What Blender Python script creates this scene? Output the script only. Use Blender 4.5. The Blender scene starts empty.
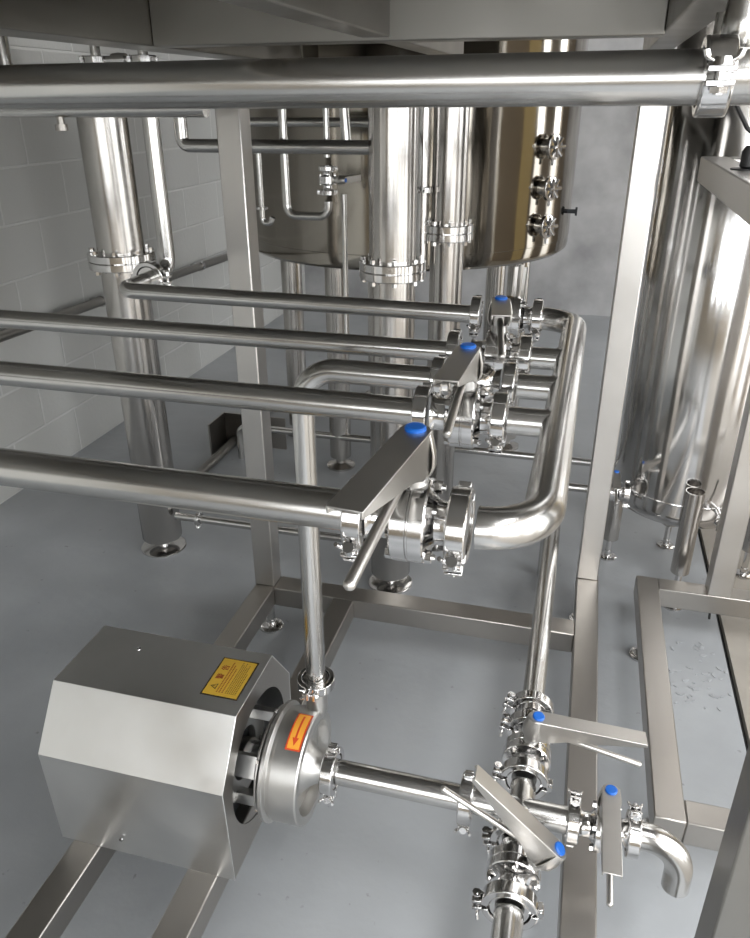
import bpy, bmesh, math, random
from mathutils import Vector, Matrix, Quaternion
random.seed(4)
PI = math.pi
scn = bpy.context.scene
COL = scn.collection

# ------------------------------------------------------------------ materials
def new_mat(name):
    m = bpy.data.materials.new(name); m.use_nodes = True
    nt = m.node_tree
    return m, nt, nt.nodes['Principled BSDF']

def steel(name, col, rough, brush=None, blotch=0.08, bump=0.02, wave=0.0, bscale=6.0):
    """stainless steel: metallic, roughness varied by cloudy noise, fine brushing stretched along one axis"""
    m, nt, b = new_mat(name)
    N, L = nt.nodes, nt.links
    b.inputs['Metallic'].default_value = 1.0
    tc = N.new('ShaderNodeTexCoord')
    cl = N.new('ShaderNodeTexNoise'); cl.inputs['Scale'].default_value = bscale; cl.inputs['Detail'].default_value = 5
    L.new(tc.outputs['Object'], cl.inputs['Vector'])
    mr = N.new('ShaderNodeMapRange'); mr.inputs['From Min'].default_value = .3; mr.inputs['From Max'].default_value = .7
    mr.inputs['To Min'].default_value = max(.02, rough-blotch); mr.inputs['To Max'].default_value = rough+blotch
    L.new(cl.outputs['Fac'], mr.inputs['Value'])
    L.new(mr.outputs['Result'], b.inputs['Roughness'])
    cr = N.new('ShaderNodeMapRange'); cr.inputs['To Min'].default_value = .9; cr.inputs['To Max'].default_value = 1.08
    L.new(cl.outputs['Fac'], cr.inputs['Value'])
    mx = N.new('ShaderNodeVectorMath'); mx.operation = 'SCALE'; mx.inputs[0].default_value = col
    L.new(cr.outputs['Result'], mx.inputs['Scale']); L.new(mx.outputs['Vector'], b.inputs['Base Color'])
    mp = N.new('ShaderNodeMapping'); mp.inputs['Scale'].default_value = brush or (300, 300, 300)
    L.new(tc.outputs['Object'], mp.inputs['Vector'])
    n2 = N.new('ShaderNodeTexNoise'); n2.inputs['Scale'].default_value = 1; n2.inputs['Detail'].default_value = 3
    L.new(mp.outputs['Vector'], n2.inputs['Vector'])
    bp = N.new('ShaderNodeBump'); bp.inputs['Strength'].default_value = bump; bp.inputs['Distance'].default_value = .0003
    L.new(n2.outputs['Fac'], bp.inputs['Height'])
    if wave:
        n3 = N.new('ShaderNodeTexNoise'); n3.inputs['Scale'].default_value = 2.2; n3.inputs['Detail'].default_value = 1
        L.new(tc.outputs['Object'], n3.inputs['Vector'])
        b2 = N.new('ShaderNodeBump'); b2.inputs['Strength'].default_value = wave; b2.inputs['Distance'].default_value = .05
        L.new(n3.outputs['Fac'], b2.inputs['Height']); L.new(bp.outputs['Normal'], b2.inputs['Normal'])
        L.new(b2.outputs['Normal'], b.inputs['Normal'])
    else:
        L.new(bp.outputs['Normal'], b.inputs['Normal'])
    return m

def plain(name, col, rough=.5, metal=0.0, noise=0.0, scale=20.0, bump=0.0):
    m, nt, b = new_mat(name); N, L = nt.nodes, nt.links
    b.inputs['Metallic'].default_value = metal; b.inputs['Roughness'].default_value = rough
    tc = N.new('ShaderNodeTexCoord'); n = N.new('ShaderNodeTexNoise'); n.inputs['Scale'].default_value = scale; n.inputs['Detail'].default_value = 5
    L.new(tc.outputs['Object'], n.inputs['Vector'])
    r = N.new('ShaderNodeMapRange'); r.inputs['To Min'].default_value = 1-noise; r.inputs['To Max'].default_value = 1+noise
    L.new(n.outputs['Fac'], r.inputs['Value'])
    v = N.new('ShaderNodeVectorMath'); v.operation = 'SCALE'; v.inputs[0].default_value = col
    L.new(r.outputs['Result'], v.inputs['Scale']); L.new(v.outputs['Vector'], b.inputs['Base Color'])
    if bump:
        bp = N.new('ShaderNodeBump'); bp.inputs['Strength'].default_value = bump; bp.inputs['Distance'].default_value = .01
        L.new(n.outputs['Fac'], bp.inputs['Height']); L.new(bp.outputs['Normal'], b.inputs['Normal'])
    return m

M = {}
M['pipe_x'] = steel('satin_tube_along_x', (.60, .59, .57), .225, None, .04, 0)
M['pipe_y'] = steel('satin_tube_along_y', (.60, .59, .57), .225, None, .04, 0)
M['pipe_z'] = steel('satin_tube_upright', (.62, .61, .59), .215, None, .04, 0)
M['polish'] = steel('polished_fitting', (.68, .67, .66), .14, None, .05, .02, bscale=30)
M['cast'] = steel('blasted_casting', (.57, .56, .54), .36, (900, 900, 900), .05, .12, bscale=25)
M['handle'] = steel('brushed_lever_sheet', (.55, .53, .50), .34, (60, 900, 900), .05, .06, bscale=18)
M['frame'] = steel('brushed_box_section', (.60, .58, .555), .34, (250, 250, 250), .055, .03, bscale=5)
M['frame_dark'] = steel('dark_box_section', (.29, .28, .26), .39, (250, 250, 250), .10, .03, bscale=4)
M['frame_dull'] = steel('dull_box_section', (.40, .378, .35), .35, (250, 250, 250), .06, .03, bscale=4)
M['sheet'] = steel('satin_cover_sheet', (.78, .775, .76), .335, (40, 500, 500), .05, .03, bscale=9)
M['tank'] = steel('polished_tank_shell', (.60, .59, .58), .13, (220, 220, 1.5), .04, .02, wave=.10)
M['mash'] = steel('mirror_tank_shell', (.34, .315, .275), .09, (160, 160, 1.5), .03, .02, wave=.12)
M['column'] = steel('satin_column_tube', (.52, .50, .475), .215, (500, 500, 4), .04, .06)
M['blue'] = plain('blue_plastic_cap', (.01, .12, .50), .35)
M['black'] = plain('black_rubber', (.012, .012, .012), .5)
M['motor'] = plain('dark_motor_paint', (.03, .034, .04), .5, noise=.2)
M['yellow'] = plain('yellow_label', (.54, .33, .035), .45, noise=.05)
M['ink'] = plain('black_ink', (.02, .015, .01), .5)
M['redink'] = plain('red_ink', (.20, .025, .012), .5)
M['orange'] = plain('orange_label', (.78, .34, .04), .4)
M['red'] = plain('red_marking', (.55, .06, .02), .4)
M['fill_case'] = plain('white_fill_case', (.8, .8, .8), .5)

def emit(name, col, s):
    m = bpy.data.materials.new(name); m.use_nodes = True; nt = m.node_tree; nt.nodes.clear()
    e = nt.nodes.new('ShaderNodeEmission'); e.inputs[0].default_value = (*col, 1); e.inputs[1].default_value = s
    o = nt.nodes.new('ShaderNodeOutputMaterial'); nt.links.new(e.outputs[0], o.inputs[0]); return m

def floor_mat():
    m, nt, b = new_mat('grey_epoxy_floor'); N, L = nt.nodes, nt.links
    tc = N.new('ShaderNodeTexCoord')
    n1 = N.new('ShaderNodeTexNoise'); n1.inputs['Scale'].default_value = 1.6; n1.inputs['Detail'].default_value = 6
    n2 = N.new('ShaderNodeTexNoise'); n2.inputs['Scale'].default_value = 38; n2.inputs['Detail'].default_value = 6
    L.new(tc.outputs['Object'], n1.inputs['Vector']); L.new(tc.outputs['Object'], n2.inputs['Vector'])
    r = N.new('ShaderNodeValToRGB'); e = r.color_ramp.elements
    e[0].position = .36; e[0].color = (.272, .283, .292, 1); e[1].position = .66; e[1].color = (.372, .384, .395, 1)
    L.new(n1.outputs['Fac'], r.inputs[0])
    # sparse dark flecks
    r2 = N.new('ShaderNodeValToRGB'); e = r2.color_ramp.elements
    e[0].position = .23; e[0].color = (.62, .6, .57, 1); e[1].position = .30; e[1].color = (1, 1, 1, 1)
    L.new(n2.outputs['Fac'], r2.inputs[0])
    mx = N.new('ShaderNodeMix'); mx.data_type = 'RGBA'; mx.blend_type = 'MULTIPLY'; mx.inputs[0].default_value = 1
    L.new(r.outputs[0], mx.inputs[6]); L.new(r2.outputs[0], mx.inputs[7]); L.new(mx.outputs[2], b.inputs['Base Color'])
    b.inputs['Roughness'].default_value = .42
    bp = N.new('ShaderNodeBump'); bp.inputs['Strength'].default_value = .40; bp.inputs['Distance'].default_value = .006
    n3 = N.new('ShaderNodeTexNoise'); n3.inputs['Scale'].default_value = 14; n3.inputs['Detail'].default_value = 4
    L.new(tc.outputs['Object'], n3.inputs['Vector']); L.new(n3.outputs['Fac'], bp.inputs['Height']); L.new(bp.outputs['Normal'], b.inputs['Normal'])
    return m

def block_mat(axis='YZ'):
    m, nt, b = new_mat('painted_block_wall'); N, L = nt.nodes, nt.links
    tc = N.new('ShaderNodeTexCoord'); sp = N.new('ShaderNodeSeparateXYZ'); cb = N.new('ShaderNodeCombineXYZ')
    L.new(tc.outputs['Object'], sp.inputs[0])
    L.new(sp.outputs['Y' if axis == 'YZ' else 'X'], cb.inputs[0]); L.new(sp.outputs['Z'], cb.inputs[1])
    br = N.new('ShaderNodeTexBrick'); br.inputs['Scale'].default_value = 1
    br.inputs['Brick Width'].default_value = .40; br.inputs['Row Height'].default_value = .20
    br.inputs['Mortar Size'].default_value = .006; br.inputs['Mortar Smooth'].default_value = .4
    br.inputs['Color1'].default_value = (.50, .50, .48, 1); br.inputs['Color2'].default_value = (.53, .53, .51, 1)
    br.inputs['Mortar'].default_value = (.62, .62, .60, 1)
    L.new(cb.outputs[0], br.inputs['Vector'])
    L.new(br.outputs['Color'], b.inputs['Base Color'])
    b.inputs['Roughness'].default_value = .55
    n = N.new('ShaderNodeTexNoise'); n.inputs['Scale'].default_value = 60; n.inputs['Detail'].default_value = 4
    L.new(tc.outputs['Object'], n.inputs['Vector'])
    ma = N.new('ShaderNodeMath'); ma.operation = 'MULTIPLY_ADD'; ma.inputs[1].default_value = -1.0
    sc = N.new('ShaderNodeMath'); sc.operation = 'MULTIPLY'; sc.inputs[1].default_value = .3
    L.new(n.outputs['Fac'], sc.inputs[0]); L.new(br.outputs['Fac'], ma.inputs[0]); L.new(sc.outputs[0], ma.inputs[2])
    bp = N.new('ShaderNodeBump'); bp.inputs['Strength'].default_value = .6; bp.inputs['Distance'].default_value = .008
    L.new(ma.outputs[0], bp.inputs['Height']); L.new(bp.outputs['Normal'], b.inputs['Normal'])
    return m

# ------------------------------------------------------------------ mesh builder
def frame_of(axis):
    a = Vector(axis).normalized()
    up = Vector((0, 0, 1)) if abs(a.z) < .9 else Vector((1, 0, 0))
    u = up.cross(a).normalized(); v = a.cross(u).normalized()
    return a, u, v

class MB:
    def __init__(s): s.v = []; s.f = []; s.sm = []
    def box(s, x0, x1, y0, y1, z0, z1, mat=None):
        n = len(s.v)
        for z in (z0, z1):
            for x, y in ((x0, y0), (x1, y0), (x1, y1), (x0, y1)):
                p = Vector((x, y, z)); s.v.append(mat @ p if mat else p)
        for q in ((0, 3, 2, 1), (4, 5, 6, 7), (0, 1, 5, 4), (1, 2, 6, 5), (2, 3, 7, 6), (3, 0, 4, 7)):
            s.f.append([n+i for i in q]); s.sm.append(False)
        return s
    def lathe(s, prof, o, axis, seg=40, a0=0, a1=2*PI, closed=False):
        """prof = [(t along the axis, radius)]; closed = the profile itself is a loop"""
        a, u, v = frame_of(axis); o = Vector(o); n = len(s.v)
        full = abs(a1-a0-2*PI) < 1e-6; k = seg if full else seg+1
        for t, r in prof:
            for i in range(k):
                th = a0+(a1-a0)*i/seg
                s.v.append(o+a*t+(u*math.cos(th)+v*math.sin(th))*max(r, 0))
        m = len(prof)
        for j in range(m if closed else m-1):
            for i in range(seg):
                i2 = (i+1) % k if full else i+1; j2 = (j+1) % m
                s.f.append([n+j*k+i, n+j*k+i2, n+j2*k+i2, n+j2*k+i]); s.sm.append(True)
        if not closed and full:
            if prof[0][1] > 1e-6: s.f.append([n+i for i in range(k)][::-1]); s.sm.append(False)
            if prof[-1][1] > 1e-6: s.f.append([n+(m-1)*k+i for i in range(k)]); s.sm.append(False)
        if closed and not full:
            s.f.append([n+j*k for j in range(m)]); s.sm.append(False)
            s.f.append([n+j*k+k-1 for j in range(m)][::-1]); s.sm.append(False)
        return s
    def cyl(s, p0, p1, r, seg=24, r2=None):
        p0 = Vector(p0); p1 = Vector(p1); d = p1-p0
        return s.lathe([(0, r), (d.length, r if r2 is None else r2)], p0, d, seg)
    def tube(s, pts, r, bend=0.05, seg=24, hollow=False):
        pts = [Vector(p) for p in pts]; path = [pts[0]]
        for i in range(1, len(pts)-1):
            p, q, w = pts[i-1], pts[i], pts[i+1]
            d1 = (p-q).normalized(); d2 = (w-q).normalized()
            ang = d1.angle(d2)
            if abs(ang-PI) < .01: path.append(q); continue
            t = min(bend/math.tan(ang/2), (p-q).length*.98, (w-q).length*.98); rad = t*math.tan(ang/2)
            c = q+(d1+d2).normalized()*(rad/math.sin(ang/2))
            A = q+d1*t-c; B = q+d2*t-c; ax = A.cross(B).normalized(); tot = PI-ang
            n = 12
            for k in range(n+1):
                path.append(c+Quaternion(ax, tot*k/n) @ A)
        path.append(pts[-1])
        P = [path[0]]
        for p in path[1:]:
            if (p-P[-1]).length > 1e-5: P.append(p)
        T = []
        for i in range(len(P)):
            a = P[min(i+1, len(P)-1)]-P[max(i-1, 0)]; T.append(a.normalized())
        a, u, v = frame_of(T[0]); n = len(s.v)
        for i, p in enumerate(P):
            if i:
                q = T[i-1].rotation_difference(T[i]); u = q @ u; v = q @ v
            for k in range(seg):
                th = 2*PI*k/seg; s.v.append(p+(u*math.cos(th)+v*math.sin(th))*r)
        for i in range(len(P)-1):
            for k in range(seg):
                k2 = (k+1) % seg; s.f.append([n+i*seg+k, n+i*seg+k2, n+(i+1)*seg+k2, n+(i+1)*seg+k]); s.sm.append(True)
        s.f.append([n+k for k in range(seg)][::-1]); s.sm.append(False)
        if hollow:   # open far end with a wall and a bore
            a = T[-1]; m = len(s.v); e = P[-1]; base = n+(len(P)-1)*seg
            for dt, rr in ((0, r*.9), (-r*1.6, r*.9)):
                for k in range(seg):
                    th = 2*PI*k/seg; s.v.append(e+a*dt+(u*math.cos(th)+v*math.sin(th))*rr)
            for k in range(seg):
                k2 = (k+1) % seg
                s.f.append([base+k, base+k2, m+k2, m+k]); s.sm.append(False)
                s.f.append([m+k, m+k2, m+seg+k2, m+seg+k]); s.sm.append(True)
            s.f.append([m+seg+k for k in range(seg)]); s.sm.append(False)
        else:
            s.f.append([n+(len(P)-1)*seg+k for k in range(seg)]); s.sm.append(False)
        return s
    def prism(s, poly, mat, depth):
        """poly in local XY, extruded along local Z by depth, placed by mat"""
        n = len(s.v); k = len(poly)
        for z in (0, depth):
            for x, y in poly: s.v.append(mat @ Vector((x, y, z)))
        s.f.append([n+i for i in range(k)][::-1]); s.f.append([n+k+i for i in range(k)]); s.sm += [False]*2
        for i in range(k):
            j = (i+1) % k; s.f.append([n+i, n+j, n+k+j, n+k+i]); s.sm.append(False)
        return s
    def ball(s, c, r, seg=16):
        return s.lathe([(-r*math.cos(PI*i/8), r*math.sin(PI*i/8)) for i in range(9)], c, (0, 0, 1), seg)
    def hexa(s, p, axis, r, h):
        a, u, v = frame_of(axis); p = Vector(p); n = len(s.v)
        for t in (0, h):
            for i in range(6): s.v.append(p+a*t+(u*math.cos(i*PI/3)+v*math.sin(i*PI/3))*r)
        s.f.append([n+i for i in range(6)][::-1]); s.f.append([n+6+i for i in range(6)]); s.sm += [False]*2
        for i in range(6): s.f.append([n+i, n+(i+1) % 6, n+6+(i+1) % 6, n+6+i]); s.sm.append(False)
        return s
    def build(s, name, mat, parent=None, bevel=0, base=False):
        off = Vector((0, 0, 0))
        if parent is None:
            lo = Vector([min(p[i] for p in s.v) for i in range(3)]); hi = Vector([max(p[i] for p in s.v) for i in range(3)])
            off = (lo+hi)/2; off.z = lo.z
        me = bpy.data.meshes.new(name)
        me.from_pydata([tuple(p-off) for p in s.v], [], s.f)
        bm = bmesh.new(); bm.from_mesh(me); bmesh.ops.remove_doubles(bm, verts=bm.verts, dist=1e-7)
        bmesh.ops.recalc_face_normals(bm, faces=bm.faces)
        bm.normal_update()
        for e in bm.edges:
            if len(e.link_faces) == 2 and e.calc_face_angle(0) > math.radians(34): e.smooth = False
        for f in bm.faces: f.smooth = True
        bm.to_mesh(me); bm.free()
        me.materials.append(M[mat] if isinstance(mat, str) else mat)
        o = bpy.data.objects.new(name, me); COL.objects.link(o); o.location = off
        if parent: o.parent = parent
        if bevel:
            b = o.modifiers.new('Bevel', 'BEVEL'); b.width = bevel; b.segments = 2; b.limit_method = 'ANGLE'; b.angle_limit = math.radians(40)
        return o

def tag(o, label=None, cat=None, group=None, kind=None):
    if label: o['label'] = label
    if cat: o['category'] = cat
    if group: o['group'] = group
    if kind: o['kind'] = kind
    return o
def empty(name, label, cat, loc=(0, 0, 0), group=None, mat=None):
    o = bpy.data.objects.new(name, None); COL.objects.link(o); o.empty_display_size = .03
    if mat: o.matrix_world = mat
    else: o.location = loc
    return tag(o, label, cat, group)
KIDS = {}
def copy_tree(o, parent=None):
    c = o.copy(); COL.objects.link(c)
    if parent: c.parent = parent
    for ch in list(o.children): copy_tree(ch, c)
    return c
def basis(ax, az, loc, s=1.0):
    """matrix whose local X runs along ax and local Z as near az as it can"""
    x = Vector(ax).normalized(); z = Vector(az); z = (z-x*z.dot(x)).normalized(); y = z.cross(x)
    m = Matrix((x, y, z)).transposed().to_4x4()
    return Matrix.Translation(Vector(loc)) @ m @ Matrix.Scale(s, 4)

# ------------------------------------------------------------------ setting
fl = MB().box(-2.6, .512, -3.0, 6.2, -.1, 0).build('floor', floor_mat()); tag(fl, kind='structure')
slab = MB().box(.526, 2.3, -3.0, 6.2, -.1, 0).build('floor', plain('bare_concrete', (.30, .275, .24), .75, noise=.25, scale=5, bump=.3)); tag(slab, kind='structure')
sub = MB().box(.512, .526, -3.0, 6.2, -.1, -.02).build('trim_1', 'black'); tag(sub, kind='structure')
wl = MB().box(-2.25, -2.10, -2.45, 5.85, 0, 4.2).build('wall_left', block_mat('YZ')); tag(wl, kind='structure')
GW = plain('grey_painted_wall', (.40, .40, .405), .5, noise=.75, scale=3.2, bump=.3)
wb = MB().box(-2.25, 2.3, 5.72, 5.85, 0, 4.2).build('wall_back', GW); tag(wb, kind='structure')
CW = plain('dark_ceiling_board', (.09, .09, .09), .8, noise=.1)
ce = MB().box(-2.25, 2.3, -2.45, 5.85, 4.2, 4.3).build('ceiling', CW); tag(ce, kind='structure')
WW = plain('white_painted_wall', (.62, .62, .61), .6, noise=.06)
# unseen right and front walls; openings shaped to light the scene and streak the steel
OPENINGS = []
XW, YW, TOPW = 2.1, -2.3, 3.3
wr = MB(); wr.box(XW, XW+.2, YW, 5.72, TOPW, 4.2)
prev = YW
for y0, y1 in ((-2.0, -1.0), (-.7, .1), (.35, .9), (1.15, 1.75), (3.42, 3.75), (4.3, 4.9)):
    wr.box(XW, XW+.2, prev, y0, 0, TOPW); prev = y1
    OPENINGS.append(('unseen_right_opening', (XW+.19, (y0+y1)/2, TOPW/2), (0, PI/2, 0), TOPW, y1-y0))
wr.box(XW, XW+.2, prev, 5.72, 0, TOPW)
tag(wr.build('wall_right', plain('tan_side_wall', (.36, .30, .23), .6, noise=.1)), kind='structure')
SILL = .8
wf = MB(); wf.box(-2.25, XW+.2, YW-.15, YW, TOPW, 4.2); wf.box(-2.25, 1.35, YW-.15, YW, 0, SILL)
prev = -2.25
for x0, x1 in ((-1.1, -.75), (-.5, .55), (.75, 1.2), (1.35, 2.05)):
    wf.box(prev, x0, YW-.15, YW, SILL, TOPW); prev = x1
    sl = SILL if x0 < 1.3 else 0
    OPENINGS.append(('unseen_front_opening', ((x0+x1)/2, YW-.14, (sl+TOPW)/2), (PI/2, 0, 0), x1-x0, TOPW-sl))
wf.box(prev, XW+.2, YW-.15, YW, SILL, TOPW)
tag(wf.build('wall_front', plain('tan_painted_wall', (.34, .29, .22), .6, noise=.08)), kind='structure')
dr = MB().box(XW-.05, XW-.003, 2.86, 3.30, 0, 3.0).build('unseen_reflector_1', plain('golden_reflector', (.98, .78, .40), .5, noise=.08)); tag(dr, kind='structure')  # unseen panel added so the round vessel reflects a gold band
gd = MB().box(-30, 30, -30, 30, -.2, -.101).build('floor', plain('outdoor_concrete', (.42, .41, .39), .8, noise=.1)); tag(gd, kind='structure')

fk = MB(); rr = random.Random(7)
for i in range(46):
    x = .43+rr.uniform(-.075, .075); y = 1.80+rr.uniform(-.13, .15); a = rr.uniform(0, PI); r = rr.uniform(.003, .010)
    pts = [(r*(1+.35*rr.random())*math.cos(t), .45*r*(1+.5*rr.random())*math.sin(t)) for t in [2*PI*k/7 for k in range(7)]]
    fk.prism(pts, Matrix.Translation((x, y, .0)) @ Matrix.Rotation(a, 4, 'Z') @ Matrix.Rotation(.12, 4, 'X'), .0022)
tag(fk.build('paint_flakes', plain('lifted_floor_paint', (.30, .31, .318), .5, noise=.25)), 'scattered flakes of lifted grey paint beside the floor joint', 'paint flakes', kind='stuff')

# ------------------------------------------------------------------ protos (pipe radius 0.02, pipe along local X)
def lug(mb, side, half):
    # ear of one clamp half on the bolt side (local -Y); half = +1 upper, -1 lower
    y = side*.0345
    w, l = (.0085, .012) if side < 0 else (.006, .006)
    mb.box(-w, w, min(y, y+side*l), max(y, y+side*l), *((.0035, .0085) if half > 0 else (-.0085, -.0035)))
def make_clamp():
    e = empty('tri_clamp', 'proto', 'clamp')
    for h in (1, -1):
        mb = MB(); g = .11
        prof = [(-.0095, .0265), (-.0095, .0345), (-.0082, .0356), (.0082, .0356), (.0095, .0345), (.0095, .0265), (.0072, .0265), (.0035, .030), (-.0035, .030), (-.0072, .0265)]
        # frame_of(+X): u = y , v = z  -> angles measured from +Y towards +Z
        mb.lathe(prof, (0, 0, 0), (1, 0, 0), 26, g if h > 0 else PI+g, PI-g if h > 0 else 2*PI-g, closed=True)
        lug(mb, -1, h); lug(mb, 1, h)
        mb.build('clamp_half', 'polish', e, bevel=.0008)
    f = MB(); f.lathe([(-.0075, .0195), (-.0075, .024), (-.003, .0300), (.003, .0300), (.0075, .024), (.0075, .0195)], (0, 0, 0), (1, 0, 0), 40); f.build('ferrule', 'polish', e)
    b = MB(); b.cyl((0, -.0405, -.0155), (0, -.0405, .0155), .0030, 12); b.hexa((0, -.0405, -.0145), (0, 0, 1), .0058, .0055)
    b.build('bolt', 'polish', e)
    w = MB(); w.lathe([(0, .0062), (.007, .0052)], (0, -.0405, .0088), (0, 0, 1), 12)
    for s_ in (-1, 1):
        w.tube([(s_*.004, -.0405, .0115), (s_*.009, -.0405, .0155), (s_*.0105, -.0405, .0215)], .0022, .005, 12)
    w.build('wing_nut', 'polish', e)
    h = MB(); h.cyl((-.0068, .0375, 0), (.0068, .0375, 0), .0042, 14)
    h.build('hinge', 'polish', e)
    return e
def make_valve():
    e = empty('butterfly_valve', 'proto', 'valve')
    b = MB()
    b.lathe([(-.042, .0195), (-.042, .0240), (-.036, .021), (-.024, .0215), (-.0175, .0285), (-.0165, .039), (-.0150, .0405), (-.0015, .0405), (-.0008, .0392), (.0008, .0392), (.0015, .0405), (.0140, .0405), (.0155, .039), (.0165, .0285), (.022, .0215), (.030, .021), (.036, .024), (.036, .0195)], (0, 0, 0), (1, 0, 0), 48)
    b.build('valve_body', 'polish', e)
    for k in range(4):
        th = PI/4+k*PI/2; y, z = .034*math.cos(th), .034*math.sin(th)
        m = MB(); m.cyl((-.02, y, z), (.02, y, z), .0028, 12); m.hexa((-.0215, y, z), (1, 0, 0), .0062, .006); m.hexa((.0155, y, z), (1, 0, 0), .0062, .006); m.cyl((.021, y, z), (.025, y, z), .003, 10)
        m.build('bolt', 'polish', e)
    n = MB(); n.lathe([(.034, .013), (.050, .012), (.052, .0095), (.068, .0095)], (0, 0, 0), (0, 0, 1), 24)
    n.box(-.0085, .0085, -.012, .0125, .050, .066); n.build('stem_neck', 'cast', e, bevel=.001)
    h = MB(); T = .0022; L = .158; zt = .092
    # top plate with rounded head
    poly = [(.0145, -L), (.0145, -.004)]+[(.0145*math.cos(t), -.004+.0145*math.sin(t)) for t in [PI*i/12 for i in range(1, 12)]]+[(-.0145, -.004), (-.0145, -L)]
    h.prism(poly, Matrix.Translation((0, 0, zt-T)), T)
    # two side webs, deep at the stem and shallow at the tip
    web = [(-L, 0), (.004, 0), (.004, -.040), (-.020, -.040), (-.045, -.030), (-L, -.006)]
    for x in (-.0145, .0145-T):
        mt = Matrix(((0, 0, 1, x), (1, 0, 0, 0), (0, 1, 0, zt-T*.3), (0, 0, 0, 1)))
        h.prism(web, mt, T)
    # bulging skirt wrapped round the head
    h.lathe([(0, .0147), (-.008, .0168), (-.020, .0195), (-.032, .0195), (-.040, .0165), (-.040, .0145), (-.032, .0172), (-.020, .0172), (-.008, .0145), (0, .0125)], (0, -.002, zt-T), (0, 0, 1), 20, -PI/2, PI/2, closed=True) if False else None
    prof = [(0, .0147), (-.008, .0168), (-.020, .0195), (-.032, .0195), (-.041, .0160), (-.041, .0140), (-.032, .0172), (-.020, .0172), (-.008, .0145), (0, .0125)]
    a, u, v = frame_of((0, 0, 1))
    # angle range that faces local +Y
    best = math.atan2(v.y, u.y)
    h.lathe(prof, (0, -.003, zt-T*.5), (0, 0, 1), 24, best-PI*.56, best+PI*.56, closed=True)
    ho = h.build('handle', 'handle', e, bevel=.0007)
    t = MB(); t.tube([(0, -.010, .062), (.001, -.040, .058), (.004, -.160, .030)], .0050, .03, 12); t.ball((.004, -.160, .030), .0052, 12)
    t.box(-.007, .007, -.022, -.004, .056, .070)
    t.build('trigger_lever', 'handle', e)
    c = MB(); c.lathe([(0, .0098), (.0022, .0098), (.0036, .0085), (.0040, .0)], (0, -.003, zt), (0, 0, 1), 28); c.build('cap', 'blue', e); 
    return e
clampP = make_clamp(); valveP = make_valve()
used = {'c': False, 'v': False}
def clamp(loc, axis, label, r=.02, bolt=(0, -1, 0), group='tri clamps on the pipework', wide=1.0):
    """bolt = world direction in which the wing nut side points"""
    o = copy_tree(clampP)
    x = Vector(axis).normalized(); y = -Vector(bolt); y = (y-x*y.dot(x)).normalized(); z = x.cross(y)
    o.matrix_world = Matrix.Translation(Vector(loc)) @ Matrix((x, y, z)).transposed().to_4x4() @ Matrix.Scale(r/.02, 4) @ Matrix.Diagonal((wide, 1, 1, 1))
    return tag(o, label, 'clamp', group)
def valve(loc, axis, stem, label, s=1.0, yaw=0.0, group='lever handled butterfly valves', lever=1.0):
    o = copy_tree(valveP); o.matrix_world = basis(axis, stem, loc, s)
    for ch_ in o.children:
        if ch_.name.split('.')[0] in ('handle', 'trigger_lever', 'cap'):
            ch_.rotation_euler.z = yaw
            if not ch_.name.startswith('cap'): ch_.scale.y = lever
    return tag(o, label, 'valve', group)
def pipe(name, label, pts, r, mat, bend=.05, hollow=False, cat='pipe', group=None, seg=28):
    return tag(MB().tube(pts, r, bend, seg, hollow).build(name, mat), label, cat, group)

# ------------------------------------------------------------------ manifold over the skid
ZM = 1.06
Y1, Y2, Y25, Y3, Y4 = .622, .895, 1.026, 1.162, 1.405
XS = -.128
HD = empty('manifold_header', 'looped steel header tube with elbows joining all the valve outlets', 'pipe manifold', (0, .63, ZM))
def ch(mb, name, mat, par, **k):
    o = mb.build(name, mat, par, **k); o.matrix_parent_inverse = Matrix.Translation(-par.location); return o
ch(MB().tube([(-.068, Y1, ZM), (-.010, Y1, ZM), (0, Y4, ZM), (-.062, Y4, ZM)], .0205, .066, 36), 'header_tube', 'pipe_y', HD)
for y, r in ((Y2, .0178), (Y25, .0178), (Y3, .0170)):
    mb = MB(); mb.cyl((-.068, y, ZM), (0, y, ZM), r, 32); mb.lathe([(-.0, r+.0002), (.0, r+.0015), (.004, r+.0015), (.004, r)], (-.0235, y, ZM), (1, 0, 0), 32)
    ch(mb, 'branch_stub', 'pipe_x', HD)

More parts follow.
